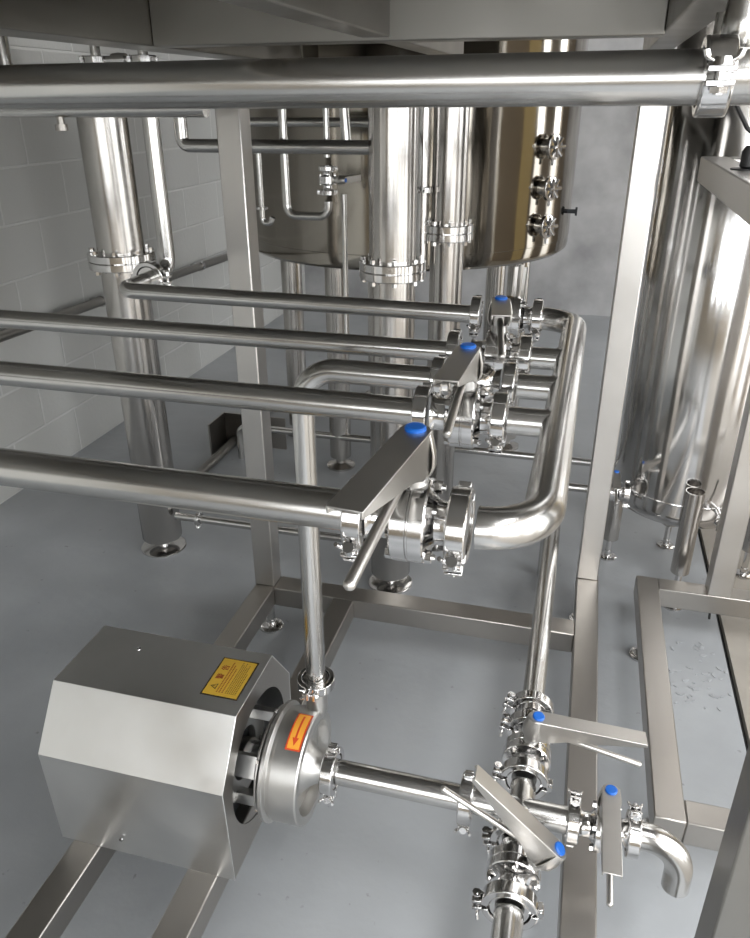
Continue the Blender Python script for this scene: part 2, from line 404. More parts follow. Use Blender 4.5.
runs = [(Y1, .0205, 'nearest long horizontal pipe, running from front lever valve off the left edge', -1.45),
        (Y2, .0180, 'second nearest long horizontal pipe, in front of the pump riser elbow', -1.7),
        (Y3, .0165, 'third long horizontal pipe, passing just behind the pump riser elbow', -2.08)]
for y, r, lab, xe in runs:
    pipe('horizontal_pipe', lab, [(XS-.055, y, ZM), (xe, y, ZM)], r, 'pipe_x', group=None)
pipe('horizontal_pipe', 'farthest long horizontal pipe, ending in an elbow beside the left post',
     [(XS-.055, Y4, ZM), (-.938, Y4+.02, ZM), (-.938, 1.545, ZM)], .0165, 'pipe_x', .036)
pipe('riser_pipe', 'upright pump discharge pipe bending at its top into the valve manifold',
     [(-.389, Y25, .468), (-.389, Y25, ZM), (XS-.055, Y25, ZM)], .0178, 'pipe_z', .055)
names = ['front', 'second', 'third', 'farthest']
for i, (y, r, sc_, dx0, lk, yw) in enumerate(((Y1, .0205, 1.02, 0, 1.0, -.12), (Y2, .0195, .99, .006, .82, -.04), (Y3, .0190, .97, .015, .66, .12), (Y4, .0190, .92, .016, .62, 0))):
    lab = ['nearest and largest looking lever valve, blue cap over the front pipe', 'second lever valve from the front, blue capped, on the second pipe',
           'third lever valve from the front, small blue cap, on the third pipe', 'farthest lever valve of the manifold with its lever turned up'][i]
    xs = XS+dx0
    valve((xs, y, ZM), (1, 0, 0), (0, 0, 1) if i < 3 else (0, .98, -.2), lab, sc_, yaw=yw, lever=lk)
    for dx, sd in ((-.054, 'left'), (.0435, 'right')):
        clamp((xs+dx-(.014 if i > 1 and dx < 0 else 0), y, ZM), (1, 0, 0), 'tri clamp on the %s side of the %s manifold valve' % (sd, names[i]), r, (0, -.75, -.66))
# in-line check valve on the pump line
ck = MB(); ck.lathe([(-.045, .019), (-.045, .0225), (-.036, .020), (-.024, .028), (.016, .028), (.028, .020), (.036, .0225), (.036, .019)], (XS, Y25, ZM), (1, 0, 0), 36)
tag(ck.build('check_valve', 'polish'), 'round steel check valve without a lever on the pump line', 'valve')
clamp((XS+.048, Y25, ZM), (1, 0, 0), 'tri clamp between the leverless check valve and the header', .0182, (0, -.75, -.66))
clamp((XS-.052, Y25, ZM), (1, 0, 0), 'tri clamp joining pump riser elbow to leverless check valve', .0182, (0, -.75, -.66))

# ------------------------------------------------------------------ low suction line under the header
ZL, YP, RL = .31, .965, .0228
LT = empty('suction_tee', 'steel cross tee where pump suction pipe meets the low line', 'pipe fitting', (0, YP, ZL))
ch(MB().cyl((0, .915, ZL), (0, 1.018, ZL), RL, 36), 'run_tube', 'pipe_y', LT)
ch(MB().cyl((-.088, YP, ZL), (.078, YP, ZL), RL, 36), 'branch_tube', 'pipe_x', LT)
pipe('horizontal_pipe', 'low pipe running back under the manifold header from the upper suction valve', [(0, 1.222, ZL), (0, 2.07, ZL), (0, 2.07, .0)], RL, 'pipe_y', .06)
pipe('horizontal_pipe', 'low pipe leaving the bottom edge of the view from the lowest valve', [(0, .772, ZL), (0, .25, ZL)], RL, 'pipe_y')
sA = RL/.02
valve((0, 1.090, ZL), (0, -1, 0), (0.10, 0, 1), 'lever valve on the low line with its lever pointing right', sA*.97, yaw=PI+.08, lever=1.12)
valve((0, .845, ZL), (0, -1, 0), (.68, 0, .73), 'tilted lever valve nearest the bottom, its lever pointing up to the left', 1.06, lever=1.12)
clamp((0, 1.158, ZL), (0, 1, 0), 'tri clamp at the far end of the right-pointing lever valve', RL*1.08, (-1, 0, .2))
tag(MB().cyl((0, 1.166, ZL), (0, 1.206, ZL), RL*.98, 32).build('pipe_spool', 'polish'), 'short steel spool between two tri clamps behind the right-pointing lever', 'pipe fitting')
clamp((0, 1.214, ZL), (0, 1, 0), 'tri clamp joining the low rear pipe to the short spool', RL*1.08, (-1, 0, .35))
clamp((0, 1.036, ZL), (0, 1, 0), 'tri clamp between the right-pointing lever valve and the cross tee', RL*1.08, (-1, 0, .1))
clamp((0, .905, ZL), (0, 1, 0), 'tri clamp between the cross tee and the tilted lever valve', RL*1.08, (-1, 0, -.2))
clamp((0, .786, ZL), (0, 1, 0), 'lowest tri clamp in view, below the tilted lever valve', RL*1.08, (-1, 0, -.1))
# outlet branch
valve((.140, YP, ZL), (1, 0, 0), (0, 0, 1), 'lever valve beside the open drain elbow, lever pointing to the viewer', 1.0)
clamp((.088, YP, ZL), (1, 0, 0), 'tri clamp between the cross tee and the drain elbow valve', RL*.93, (0, .3, 1))
clamp((.186, YP, ZL), (1, 0, 0), 'tri clamp holding the open drain elbow', RL*.93, (0, .2, 1))
pipe('drain_elbow', 'open ended steel elbow turning down at lower right', [(.190, YP, ZL), (.268, YP, ZL), (.268, YP-.006, .215)], .0228, 'pipe_x', .062, hollow=True, cat='pipe elbow')
pipe('suction_pipe', 'horizontal suction pipe between pump inlet clamp and the cross tee', [(-.338, YP, ZL), (-.098, YP, ZL)], RL, 'pipe_x')
clamp((-.344, YP, ZL), (1, 0, 0), 'tri clamp on the pump inlet cone', RL*1.08, (0, -.3, -1))
clamp((-.094, YP, ZL), (1, 0, 0), 'tri clamp on the suction pipe under the tilted lever', RL*1.08, (0, -.3, -1))

# ------------------------------------------------------------------ pump
PU = empty('centrifugal_pump', 'stainless centrifugal pump under an angular steel motor cover', 'pump', (-.62, YP, .163))
X0, X1 = -.835, -.480
SEC = [(.811, .163), (.805, .382), (.880, .487), (1.043, .487), (1.118, .382), (1.112, .163)]
def inset(sec, t):
    c = Vector((YP, .32)); out = []
    for y, z in sec:
        d = Vector((y, z))-c
        out.append((y-math.copysign(t, d.x), z-(t if z > .4 else 0)))
    return out
cov = MB(); inn = inset(SEC, .002)
n0 = len(cov.v)
for x in (X0, X1):
    for y, z in SEC: cov.v.append(Vector((x, y, z)))
    for y, z in inn: cov.v.append(Vector((x, y, z)))
k = len(SEC)
for i in range(k-1):
    cov.f.append([i, i+1, 2*k+i+1, 2*k+i]); cov.f.append([k+i, k+i+1, 3*k+i+1, 3*k+i])
    cov.f.append([i, i+1, k+i+1, k+i]); cov.f.append([2*k+i, 2*k+i+1, 3*k+i+1, 3*k+i])
cov.f.append([0, k, 3*k, 2*k]); cov.f.append([k-1, 2*k-1, 4*k-1, 3*k-1]); cov.sm += [False]*len(cov.f)
CV = ch(cov, 'motor_cover', 'sheet', PU, bevel=.0015)
def plate_with_hole(x, t, hr, hy, hz):
    mb = MB(); N = 72
    def edge(th):
        d = Vector((math.cos(th), math.sin(th))); best = 9; P = SEC+[SEC[0]]
        for i in range(len(P)-1):
            a = Vector(P[i])-Vector((hy, hz)); b = Vector(P[i+1])-Vector((hy, hz)); e = b-a
            den = d.x*e.y-d.y*e.x
            if abs(den) < 1e-9: continue
            tt = (a.x*e.y-a.y*e.x)/den; s = (a.x*d.y-a.y*d.x)/den
            if tt > 0 and -1e-6 <= s <= 1+1e-6: best = min(best, tt)
        return hy+d.x*(best-.0015), hz+d.y*(best-.0015)
    ths = sorted([2*PI*i/N for i in range(N)]+[math.atan2(z-hz, y-hy) % (2*PI) for y, z in SEC]); n = len(ths)
    for xx in (x, x+t):
        for th in ths: y, z = edge(th); mb.v.append(Vector((xx, y, z)))
        for th in ths: mb.v.append(Vector((xx, hy+hr*math.cos(th), hz+hr*math.sin(th))))
    for i in range(n):
        j = (i+1) % n
        for b in (0, 2*n): mb.f.append([b+i, b+j, b+n+j, b+n+i])
        mb.f.append([i, j, 2*n+j, 2*n+i]); mb.f.append([n+i, n+j, 3*n+j, 3*n+i])
    mb.sm += [False]*len(mb.f)
    return mb
ch(plate_with_hole(X1-.003, .0022, .122, YP-.006, .322), 'end_panel', 'frame_dull', PU)
ep = MB(); ep.prism([(y, z) for y, z in inn], Matrix(((0, 0, 1, X0+.001), (1, 0, 0, 0), (0, 1, 0, 0), (0, 0, 0, 1))), .002)
ch(ep, 'end_panel', 'sheet', PU)
for (x, y, z, ax) in ((-.70, .8065, .205, (0, -1, 0)), (-.731, .995, .4868, (0, 0, 1))):
    ch(MB().lathe([(0, .0045), (.0015, .004), (.002, 0)], (x, y, z), ax, 14), 'screw', 'polish', PU)
mo = MB(); mo.cyl((-.80, YP, ZL), (-.53, YP, ZL), .085, 40)
for k in range(24):
    th = 2*PI*k/24; mt = Matrix.Translation((0, YP, ZL)) @ Matrix.Rotation(th, 4, 'X'); mo.box(-.78, -.55, -.002, .002, .083, .096, mt)
ch(mo, 'motor', 'motor', PU)
ch(MB().box(-.78, -.72, .88, 1.05, .163, .235).box(-.60, -.54, .88, 1.05, .163, .235), 'motor_foot', 'motor', PU)
ad = MB()
ad.lathe([(-.53, .090), (-.53, .05), (-.515, .05), (-.515, .090)], (0, YP, ZL), (1, 0, 0), 48, closed=True)
ad.lathe([(-.462, .086), (-.462, .03), (-.452, .03), (-.452, .100), (-.456, .100)], (0, YP, ZL), (1, 0, 0), 48, closed=True)
for k in range(4):
    mt = Matrix.Translation((0, YP, ZL)) @ Matrix.Rotation(PI/4+k*PI/2+.2, 4, 'X')
    ad.box(-.517, -.458, -.020, .020, .068, .086, mt)
ch(ad, 'motor_adapter', 'cast', PU, bevel=.001)
ch(MB().cyl((-.53, YP, ZL), (-.45, YP, ZL), .03, 28), 'shaft_collar', 'polish', PU)
cs = MB(); cs.lathe([(-.448, .090), (-.448, .106), (-.445, .1095), (-.439, .1095), (-.437, .106), (-.435, .101), (-.430, .101), (-.4268, .1015), (-.4268, .1035), (-.380, .1035), (-.3775, .1015), (-.3775, .086), (-.384, .084), (-.398, .083), (-.399, .058), (-.392, .047), (-.378, .034), (-.364, .0262), (-.356, .0245), (-.348, .0235)], (0, YP, ZL), (1, 0, 0), 72)
ch(cs, 'pump_casing', 'cast', PU)
for k in range(6):
    th = k*PI/3+.3
    ch(MB().hexa((-.4565, YP+.103*math.cos(th)*.93, ZL+.103*math.sin(th)*.93), (1, 0, 0), .0065, .005), 'bolt', 'polish', PU)
# tangential outlet with ferrule
ot = MB(); ot.tube([(-.413, YP+.045, ZL+.030), (-.405, YP+.072, ZL+.055), (-.389, Y25, ZL+.085), (-.389, Y25, .448)], .020, .02, 28)
ch(ot, 'outlet_neck', 'cast', PU)
lb = MB(); a0, a1 = math.radians(-13), math.radians(31)    # label on the drum, angle from +Z towards -Y
def drum_patch(xa, xb, t0, t1, rr, n=14):
    mb = MB()
    for i in range(n+1):
        t = t0+(t1-t0)*i/n
        for rad in (.1032, rr):
            for x in (xa, xb): mb.v.append(Vector((x, YP-rad*math.sin(t), ZL+rad*math.cos(t))))
    for i in range(n):
        b = i*4
        for q in ((0, 1, 5, 4), (2, 3, 7, 6), (0, 2, 6, 4), (1, 3, 7, 5)): mb.f.append([b+j for j in q])
    mb.f.append([0, 1, 3, 2]); e = n*4; mb.f.append([e, e+1, e+3, e+2]); mb.sm = [False]*len(mb.f)
    return mb
lo = ch(drum_patch(-.4105, -.3825, a0, a1, .10385), 'direction_label', 'red', PU); lo['label'] = 'small orange label with a red border and arrow'
def sub(mb, name, mat, par):
    return mb.build(name, mat, par)
sub(drum_patch(-.4075, -.3855, a0+.03, a1-.03, .1041), 'label_face', 'orange', lo)
ar = MB()
for (xa, xb, ta, tb) in ((-.3982, -.3948, a0+.08, a1-.22),): 
    q = drum_patch(xa, xb, ta, tb, .1044, 10); ar.v += q.v; ar.f += q.f; ar.sm += q.sm
n = len(ar.v); tt = a1-.22; pts = [(-.4025, tt), (-.3905, tt), (-.3965, tt+.14)]
for rad in (.1032, .1044):
    for x, t in pts: ar.v.append(Vector((x, YP-rad*math.sin(t), ZL+rad*math.cos(t))))
ar.f += [[n, n+1, n+2], [n+3, n+4, n+5], [n, n+1, n+4, n+3], [n+1, n+2, n+5, n+4], [n+2, n, n+3, n+5]]; ar.sm += [False]*5
sub(ar, 'arrow', 'red', lo)
# yellow warning label on the cover top: text runs away from the viewer, its head points left
wl0 = (-.564, .914)   # near left corner (x, y)
W_, H_ = .100, .070    # along +Y, along +X
LM = Matrix(((0, -1, 0, wl0[0]+H_), (1, 0, 0, wl0[1]), (0, 0, 1, .4872), (0, 0, 0, 1))) @ Matrix.Diagonal((.91, .9, 1, 1))   # label x -> +Y, label y -> -X
W_, H_ = .110, .078
wb_ = ch(MB().box(0, W_, 0, H_, 0, .0006, LM), 'warning_label', 'ink', PU); wb_['label'] = 'yellow warning label with black border and triangle'
sub(MB().box(.003, W_-.003, .003, H_-.003, .0006, .0009, LM), 'label_face', 'yellow', wb_)
tri = MB(); tri.prism([(.018, .054), (.034, .054), (.026, .068)], LM @ Matrix.Translation((0, 0, .0009)), .0003)
sub(tri, 'warning_triangle', 'ink', wb_)
t2 = MB(); t2.prism([(.0208, .0556), (.0312, .0556), (.026, .0648)], LM @ Matrix.Translation((0, 0, .0012)), .0002); sub(t2, 'triangle_face', 'yellow', wb_)
t3 = MB(); t3.box(.0254, .0266, .0582, .0630, .0014, .0016, LM); t3.box(.0254, .0266, .0564, .0574, .0014, .0016, LM); sub(t3, 'exclamation_mark', 'ink', wb_)
def text_mesh(s, size, mat4, name, matn, par):
    cu = bpy.data.curves.new(name, 'FONT'); cu.body = s; cu.size = size; cu.extrude = .0002
    ob = bpy.data.objects.new(name, cu); COL.objects.link(ob)
    dg = bpy.context.evaluated_depsgraph_get(); me = bpy.data.meshes.new_from_object(ob.evaluated_get(dg))
    COL.objects.unlink(ob); bpy.data.objects.remove(ob)
    if len(me.vertices) == 0: return
    me.transform(mat4); me.materials.clear(); me.materials.append(M[matn])
    o = bpy.data.objects.new(name, me); COL.objects.link(o); o.parent = par
text_mesh('\u8b66', .0165, LM @ Matrix.Translation((.046, .0545, .0011)), 'heading_character', 'redink', wb_)
text_mesh('\u544a', .0165, LM @ Matrix.Translation((.072, .0545, .0011)), 'heading_character', 'redink', wb_)
for row, (yy, hh, mt_) in enumerate(((.047, .0030, 'redink'), (.0415, .0030, 'redink'), (.0355, .0026, 'redink'), (.0290, .0018, 'ink'), (.0250, .0018, 'ink'), (.0210, .0018, 'ink'), (.0170, .0018, 'ink'), (.0130, .0018, 'ink'), (.0090, .0018, 'ink'))):
    q = MB(); x = .012; end = (.098, .092, .080, .100, .096, .100, .090, .098, .070)[row]
    while x < end:
        w = random.uniform(.0022, .0040); 
        q.box(x, x+w*.45, yy, yy+hh, .0009, .0011, LM); q.box(x+w*.3, x+w, yy+hh*.35, yy+hh*.7, .0009, .0011, LM); x += w+.0012
    sub(q, 'print_line', mt_, wb_)
clamp((-.389, Y25, .460), (0, 0, 1), 'tri clamp joining the pump outlet to the upright discharge pipe', .0195, (.1, -1, 0))

# ------------------------------------------------------------------ skid frame
SK = empty('skid_frame', 'brushed box section skid frame carrying the pump, with two tall posts', 'steel frame', (-.3, .9, 0))
ZT, ZB = .163, .103
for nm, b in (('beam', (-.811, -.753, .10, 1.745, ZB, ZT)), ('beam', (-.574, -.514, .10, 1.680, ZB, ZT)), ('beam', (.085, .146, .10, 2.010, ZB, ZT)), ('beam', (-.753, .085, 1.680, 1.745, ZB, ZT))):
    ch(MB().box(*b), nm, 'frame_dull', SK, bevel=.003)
for b in ((-.812, -.754, 1.686, 1.745, ZT, 1.462), (.084, .143, 1.951, 2.009, ZT, 1.462)):
    ch(MB().box(*b), 'post', 'frame', SK, bevel=.003)
for x, y in ((-.782, 1.71), (.115, 1.975), (-.782, .16), (-.544, .16), (.115, .16)):
    f = MB(); f.cyl((x, y, .012), (x, y, ZB), .013, 16); f.lathe([(0, .036), (.006, .036), (.009, .032), (.010, .014), (.03, .014)], (x, y, 0), (0, 0, 1), 28)
    ch(f, 'foot', 'polish', SK)

# ------------------------------------------------------------------ right stand
RS = empty('equipment_stand', 'bright box section stand at right with raised side rail', 'steel frame', (.5, 1.6, 0))
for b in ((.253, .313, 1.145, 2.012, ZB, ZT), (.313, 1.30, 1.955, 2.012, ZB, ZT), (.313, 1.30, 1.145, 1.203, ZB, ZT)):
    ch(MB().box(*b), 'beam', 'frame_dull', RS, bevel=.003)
ch(MB().box(.442, .502, 1.955, 2.012, ZT, 1.245), 'post', 'frame', RS, bevel=.003)
ch(MB().box(.300, 1.30, 1.985, 2.045, 1.245, 1.300), 'top_rail', 'frame', RS, bevel=.003)
ch(MB().box(.240, .300, .70, 2.045, 1.245, 1.300), 'top_rail', 'frame', RS, bevel=.003)
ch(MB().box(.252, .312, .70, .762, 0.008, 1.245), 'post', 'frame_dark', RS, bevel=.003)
ch(MB().box(1.24, 1.30, 1.955, 2.012, ZT, 1.245), 'post', 'frame', RS, bevel=.003)
for x, y in ((.283, 1.85), (.283, 1.25), (1.27, 1.98), (1.27, 1.17)):
    f = MB(); f.cyl((x, y, .012), (x, y, ZB), .012, 16); f.lathe([(0, .034), (.006, .034), (.009, .030), (.010, .013), (.03, .013)], (x, y, 0), (0, 0, 1), 28)
    ch(f, 'foot', 'polish', RS)

# ------------------------------------------------------------------ overhead platform
PL = empty('work_platform', 'dark steel work platform overhead with deep edge beams', 'platform', (-.4, 1.7, 1.53))
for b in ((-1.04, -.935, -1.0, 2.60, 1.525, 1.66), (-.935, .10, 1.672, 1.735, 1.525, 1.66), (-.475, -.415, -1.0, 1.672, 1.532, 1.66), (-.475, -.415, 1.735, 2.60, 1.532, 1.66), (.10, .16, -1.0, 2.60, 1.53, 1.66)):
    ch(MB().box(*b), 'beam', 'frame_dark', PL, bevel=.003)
ch(MB().box(-2.08, .16, -1.0, 2.60, 1.66, 1.67), 'deck_plate', 'frame_dark', PL)  # unseen deck, widened left to shade the wall and pump cover top
cb = pipe('cable', 'black cable sagging below the platform at the top edge', [(-.80, 1.35, 1.659), (-.78, 1.35, 1.590), (-.70, 1.36, 1.580), (-.60, 1.35, 1.584), (-.50, 1.36, 1.600), (-.49, 1.36, 1.659)], .005, 'black', .03, cat='cable', seg=10)

# ------------------------------------------------------------------ eye level pipe
pipe('overhead_pipe', 'thick horizontal pipe crossing the whole view at the top', [(-1.35, .90, 1.4325), (.60, .90, 1.4415)], .0253, 'pipe_x', seg=48)
clamp((.106, .90, 1.4395), (1, 0, 0), 'large clamp with upright bolt around the thick top pipe', .0205, (0, -1, 0), wide=1.5)
dp = MB(); dp.lathe([(0, .014), (.012, .020), (.03, .0195), (.05, .017), (.30, .017)], (.128, .937, 1.462), (0, 0, 1), 28)
tag(dp.build('drop_pipe', 'pipe_z'), 'upright pipe just above the large clamp in the top right corner', 'pipe')
pipe('drop_pipe', 'slim upright pipe left of the top right corner clamp', [(.152, 1.25, 1.47), (.152, 1.25, 1.523)], .0165, 'pipe_z')

# ------------------------------------------------------------------ columns
def column(x, y, r, ztop, label, flz, fr, foot=True, nb=8):
    E_ = empty('pipe_column', label, 'column', (x, y, 0))
    ch(MB().lathe([(.045, r*.96), (.05, r), (flz-.03, r)], (x, y, 0), (0, 0, 1), 56), 'lower_tube', 'column', E_)
    ch(MB().lathe([(flz-.03, r), (ztop, r)], (x, y, 0), (0, 0, 1), 56), 'upper_tube', 'column', E_)
    for z0 in (flz-.0225, flz+.0003):
        ch(MB().lathe([(z0, r*.98), (z0, fr-.002), (z0+.002, fr), (z0+.020, fr), (z0+.022, fr-.002), (z0+.022, r*.98)], (x, y, 0), (0, 0, 1), 56), 'flange', 'polish', E_)
    for k in range(nb):
        th = 2*PI*(k+.4)/nb; px, py = x+(fr-.012)*math.cos(th), y+(fr-.012)*math.sin(th)
        b = MB(); b.cyl((px, py, flz-.03), (px, py, flz+.03), .004, 12); b.hexa((px, py, flz-.034), (0, 0, 1), .008, .010); b.hexa((px, py, flz+.024), (0, 0, 1), .008, .009)
        ch(b, 'bolt', 'polish', E_)
    f = MB(); f.lathe([(0, r*1.15), (.004, r*1.15), (.006, r*1.1), (.007, .014), (.05, .014)], (x, y, 0), (0, 0, 1), 40); ch(f, 'foot', 'polish', E_)
    return E_
column(-1.322, 2.04, .068, 1.435, 'tall satin column at left with bolted flange, by the block wall', .998, .098)
column(-.492, 2.023, .0625, 1.44, 'thick satin column in the middle with bolted flange', 1.012, .090)
column(-.393, 2.30, .050, 1.44, 'slimmer flanged column right of the middle thick column', 1.073, .076)
pipe('riser_pipe', 'thin bright upright pipe between the two middle columns', [(-.462, 2.26, .98), (-.462, 2.26, 1.42)], .0165, 'polish')
clamp((-.462, 2.26, 1.19), (0, 0, 1), 'small clamp on thin bright pipe between the middle columns', .0165, (0, -1, 0))
# left riser joining the farthest manifold pipe
pipe('riser_pipe', 'upright pipe at left dropping to the elbow beside the flanged column', [(-.938, 1.555, ZM), (-.938, 1.630, ZM), (-.938, 1.630, 1.43)], .0185, 'pipe_z', .035)
clamp((-.938, 1.545, ZM), (0, 1, 0), 'tri clamp at the elbow end of the farthest manifold pipe', .0215, (1, 0, 0))

# ------------------------------------------------------------------ mash tun
PORT = -31
MT = empty('mash_tun', 'large polished round vessel with three port fittings on its side', 'tank', (-.74, 3.30, 0))
CX, CY, RR = -.74, 3.30, .672
ch(MB().lathe([(.82, 0), (.845, .30), (.868, .60), (.876, RR-.014), (.886, RR-.003), (.900, RR), (.93, RR), (.932, RR+.002), (2.6, RR+.002), (2.6, 0)], (CX, CY, 0), (0, 0, 1), 128), 'shell', 'mash', MT)
for a_ in (200, 250, 300, 350, 45, 120):
    th = math.radians(a_); x, y = CX+.50*math.cos(th), CY+.50*math.sin(th)
    ch(MB().cyl((x, y, .05), (x, y, .86), .045, 28).lathe([(0, .06), (.008, .06), (.02, .02), (.06, .02)], (x, y, 0), (0, 0, 1), 28), 'leg', 'column', MT)
for z in (1.272, 1.135, 1.005):
    th = math.radians(PORT); o = Vector((CX+RR*math.cos(th), CY+RR*math.sin(th), z)); d = Vector((math.cos(th), math.sin(th), 0))
    pt = ch(MB().lathe([(-.01, .028), (.020, .028), (.020, .038), (.024, .042), (.036, .042), (.040, .036), (.040, .0)], o, d, 36), 'port', 'polish', MT)
    w = MB(); w.cyl(o+d*.03+Vector((0, 0, -.03)), o+d*.03+Vector((0, 0, -.06)), .006, 10)
    for k in range(6):
        a, u, v = frame_of(d); w.cyl(o+d*.040, o+d*.052+(u*math.cos(k*PI/3)+v*math.sin(k*PI/3))*.034, .006, 8)
    w.build('star_knob', 'polish', pt)
th = math.radians(-10); o = Vector((CX+RR*math.cos(th), CY+RR*math.sin(th), 1.03))
ch(MB().cyl(o, o+Vector((.03, 0, 0)), .008, 14).cyl(o+Vector((.03, 0, 0)), o+Vector((.038, 0, 0)), .016, 20), 'thermowell', 'motor', MT)

# ------------------------------------------------------------------ right tank
TX, TY, TR = .387, 2.36, .212
RT = empty('upright_tank', 'tall narrow polished tank on pipe legs at the right', 'tank', (TX, TY, 0))
ch(MB().lathe([(.200, 0), (.210, .06), (.235, .15), (.257, TR-.014), (.275, TR-.002), (.295, TR), (1.75, TR), (1.80, TR-.03), (1.83, 0)], (TX, TY, 0), (0, 0, 1), 96), 'shell', 'tank', RT)
ch(MB().lathe([(.330, TR+.0002), (.333, TR+.0012), (.336, TR+.0002)], (TX, TY, 0), (0, 0, 1), 96), 'weld_seam', 'tank', RT)
for i, (lx, ly, zt, zb) in enumerate(((TX+.001, TY-TR-.027, .402, .125), (.194, 2.363, .29, .075), (TX+TR+.027, TY, .40, .10), (.392, 2.488, .25, .09))):
    l = MB(); l.lathe([(zb, .024), (zb+.003, .027), (zt, .027), (zt, .0245), (zt-.03, .0245), (zt-.03, 0)], (lx, ly, 0), (0, 0, 1), 32)
    lg = ch(l, 'leg', 'column', RT)
    f = MB(); f.cyl((lx, ly, .01), (lx, ly, zb+.005), .010, 12); f.lathe([(0, .030), (.005, .030), (.008, .026), (.009, .011), (.03, .011)], (lx, ly, 0), (0, 0, 1), 24)
    f.build('foot', 'polish', lg)
valve((.170, 2.195, .335), (1, .0, 0), (0, 0, 1), 'small blue capped valve at the foot of the tall right tank', .75, yaw=0)
clamp((.207, 2.195, .335), (1, 0, 0), 'small clamp joining the foot valve to the tall right tank', .019, (.2, -.5, -1))
pipe('horizontal_pipe', 'short low pipe behind right post feeding the tank foot valve', [(.137, 2.195, .335), (-.02, 2.195, .335), (-.02, 2.195, .0)], .013, 'pipe_x', .03)
sv = MB(); sv.cyl((.468, 2.13, .325), (.462, 2.175, .330), .010, 14); sv.lathe([(0, .016), (.006, .019), (.014, .019), (.02, .012), (.034, .014)], (.470, 2.118, .322), (0, -.6, -.5), 20); sv.ball((.474, 2.096, .310), .012)
tag(sv.build('sampling_valve', 'polish'), 'tiny polished sampling fitting low on the tall right tank', 'valve')
pipe('cable', 'thin black cable hanging by the foot of the right tank', [(.490, 2.118, .40), (.487, 2.108, .345), (.462, 2.085, .29), (.478, 2.08, .12), (.490, 2.08, .0)], .0035, 'black', .02, cat='cable', seg=8)
pipe('cable', 'thin dark cable slanting down to the plug at upper right', [(.208, 1.60, 1.446), (.266, 1.66, 1.372), (.30, 1.67, 1.345)], .004, 'black', .02, cat='cable', seg=8)
pg = MB(); pg.lathe([(0, .010), (.004, .015), (.03, .015), (.04, .009)], (.280, 1.66, 1.302), (0, 0, 1), 16)
pg.lathe([(0, .030), (.002, .030)], (.280, 1.66, 1.3002), (0, 0, 1), 24)
tag(pg.build('cable_plug', 'black'), 'black round plug standing on the stand rail at right edge', 'plug')

# ------------------------------------------------------------------ back pipework
pipe('horizontal_pipe', 'dark horizontal tube at upper left entering the middle thick column', [(-1.075, 2.02, 1.44), (-1.075, 2.02, 1.312), (-.54, 2.02, 1.312)], .0175, 'pipe_x', .02)
pipe('horizontal_pipe', 'slim horizontal tube just under the thick top pipe, left of the columns', [(-1.06, 2.20, 1.43), (-.98, 2.20, 1.366), (-.60, 2.20, 1.366)], .0125, 'pipe_x', .04)
pipe('riser_pipe', 'short slanting upright tube beside the middle thick column', [(-.618, 2.035, 1.325), (-.628, 2.035, 1.46)], .0125, 'pipe_z')
pipe('bent_pipe', 'U-bent thin pipe below the small hanging valve', [(-.680, 2.06, 1.175), (-.680, 2.06, 1.135), (-.800, 2.06, 1.135), (-.800, 2.06, 1.40)], .0110, 'pipe_x', .030)
pipe('drop_pipe', 'thin pipe feeding the small hanging valve from above', [(-.680, 2.06, 1.285), (-.680, 2.06, 1.45)], .0085, 'pipe_z')
hv = valve((-.680, 2.06, 1.230), (0, 0, 1), (1, -.2, 0), 'small valve hanging on thin pipes left of the thick column', .58)
for z in (1.258, 1.198): clamp((-.680, 2.06, z), (0, 0, 1), '%s small clamp on the hanging valve' % ('upper' if z > 1.22 else 'lower'), .0125, (-1, -.3, 0) if z < 1.22 else (1, -.3, 0))
pipe('drop_pipe', 'very thin long upright tube left of the middle thick column', [(-.648, 2.10, .78), (-.648, 2.10, 1.19)], .0080, 'pipe_z')
sv = MB(); sv.lathe([(0, .008), (.01, .015), (.03, .015), (.04, .008)], (-.648, 2.10, .745), (0, 0, 1), 18); sv.cyl((-.69, 2.09, .765), (-.648, 2.10, .765), .004, 8)
tag(sv.build('small_valve', 'polish'), 'tiny valve at the bottom of the very thin long tube', 'valve')
pipe('drop_pipe', 'thin hooked tube hanging beside the left post', [(-.900, 2.12, 1.30), (-.900, 2.12, 1.115), (-.883, 2.12, 1.085), (-.868, 2.12, 1.12)], .0080, 'pipe_z', .015)
clamp((-.900, 2.12, 1.145), (0, 0, 1), 'tiny clamp on the thin hooked tube', .0085, (1, -.4, 0))
pipe('wall_pipe', 'dark horizontal pipe fixed along the painted block wall', [(-2.045, -.5, .70), (-2.045, 2.3, .64), (-2.045, 5.6, .545)], .020, 'frame_dark', .01)
for y in (2.95, 3.9):
    zz = .64-.0288*(y-2.3)
    b = MB(); b.lathe([(-.010, .0202), (-.010, .026), (.010, .026), (.010, .0202)], (-2.045, y, zz), (0, 1, 0), 24, closed=True); b.box(-2.10, -2.068, y-.012, y+.012, zz-.012, zz+.012)
    tag(b.build('pipe_bracket', 'polish'), 'pipe bracket on the block wall %s' % ('behind the left flanged column' if y < 3 else 'near the left post'), 'bracket')
pipe('horizontal_pipe', 'low thin pipe leaving the foot of the left flanged column', [(-1.245, 2.02, .146), (-.595, 2.02, .146)], .0135, 'pipe_x')
clamp((-1.16, 2.02, .146), (1, 0, 0), 'clamp on the low thin pipe beside the left column foot', .0135, (0, -.4, -1))
clamp((-.615, 2.02, .146), (1, 0, 0), 'clamp on the low thin pipe near the middle column', .0135, (0, -.4, -1))
pipe('horizontal_pipe', 'thin rail-like pipe low behind the columns', [(-1.36, 2.80, .0), (-1.36, 2.80, .150), (.60, 2.80, .150), (.60, 2.80, 0)], .0150, 'pipe_x', .04)
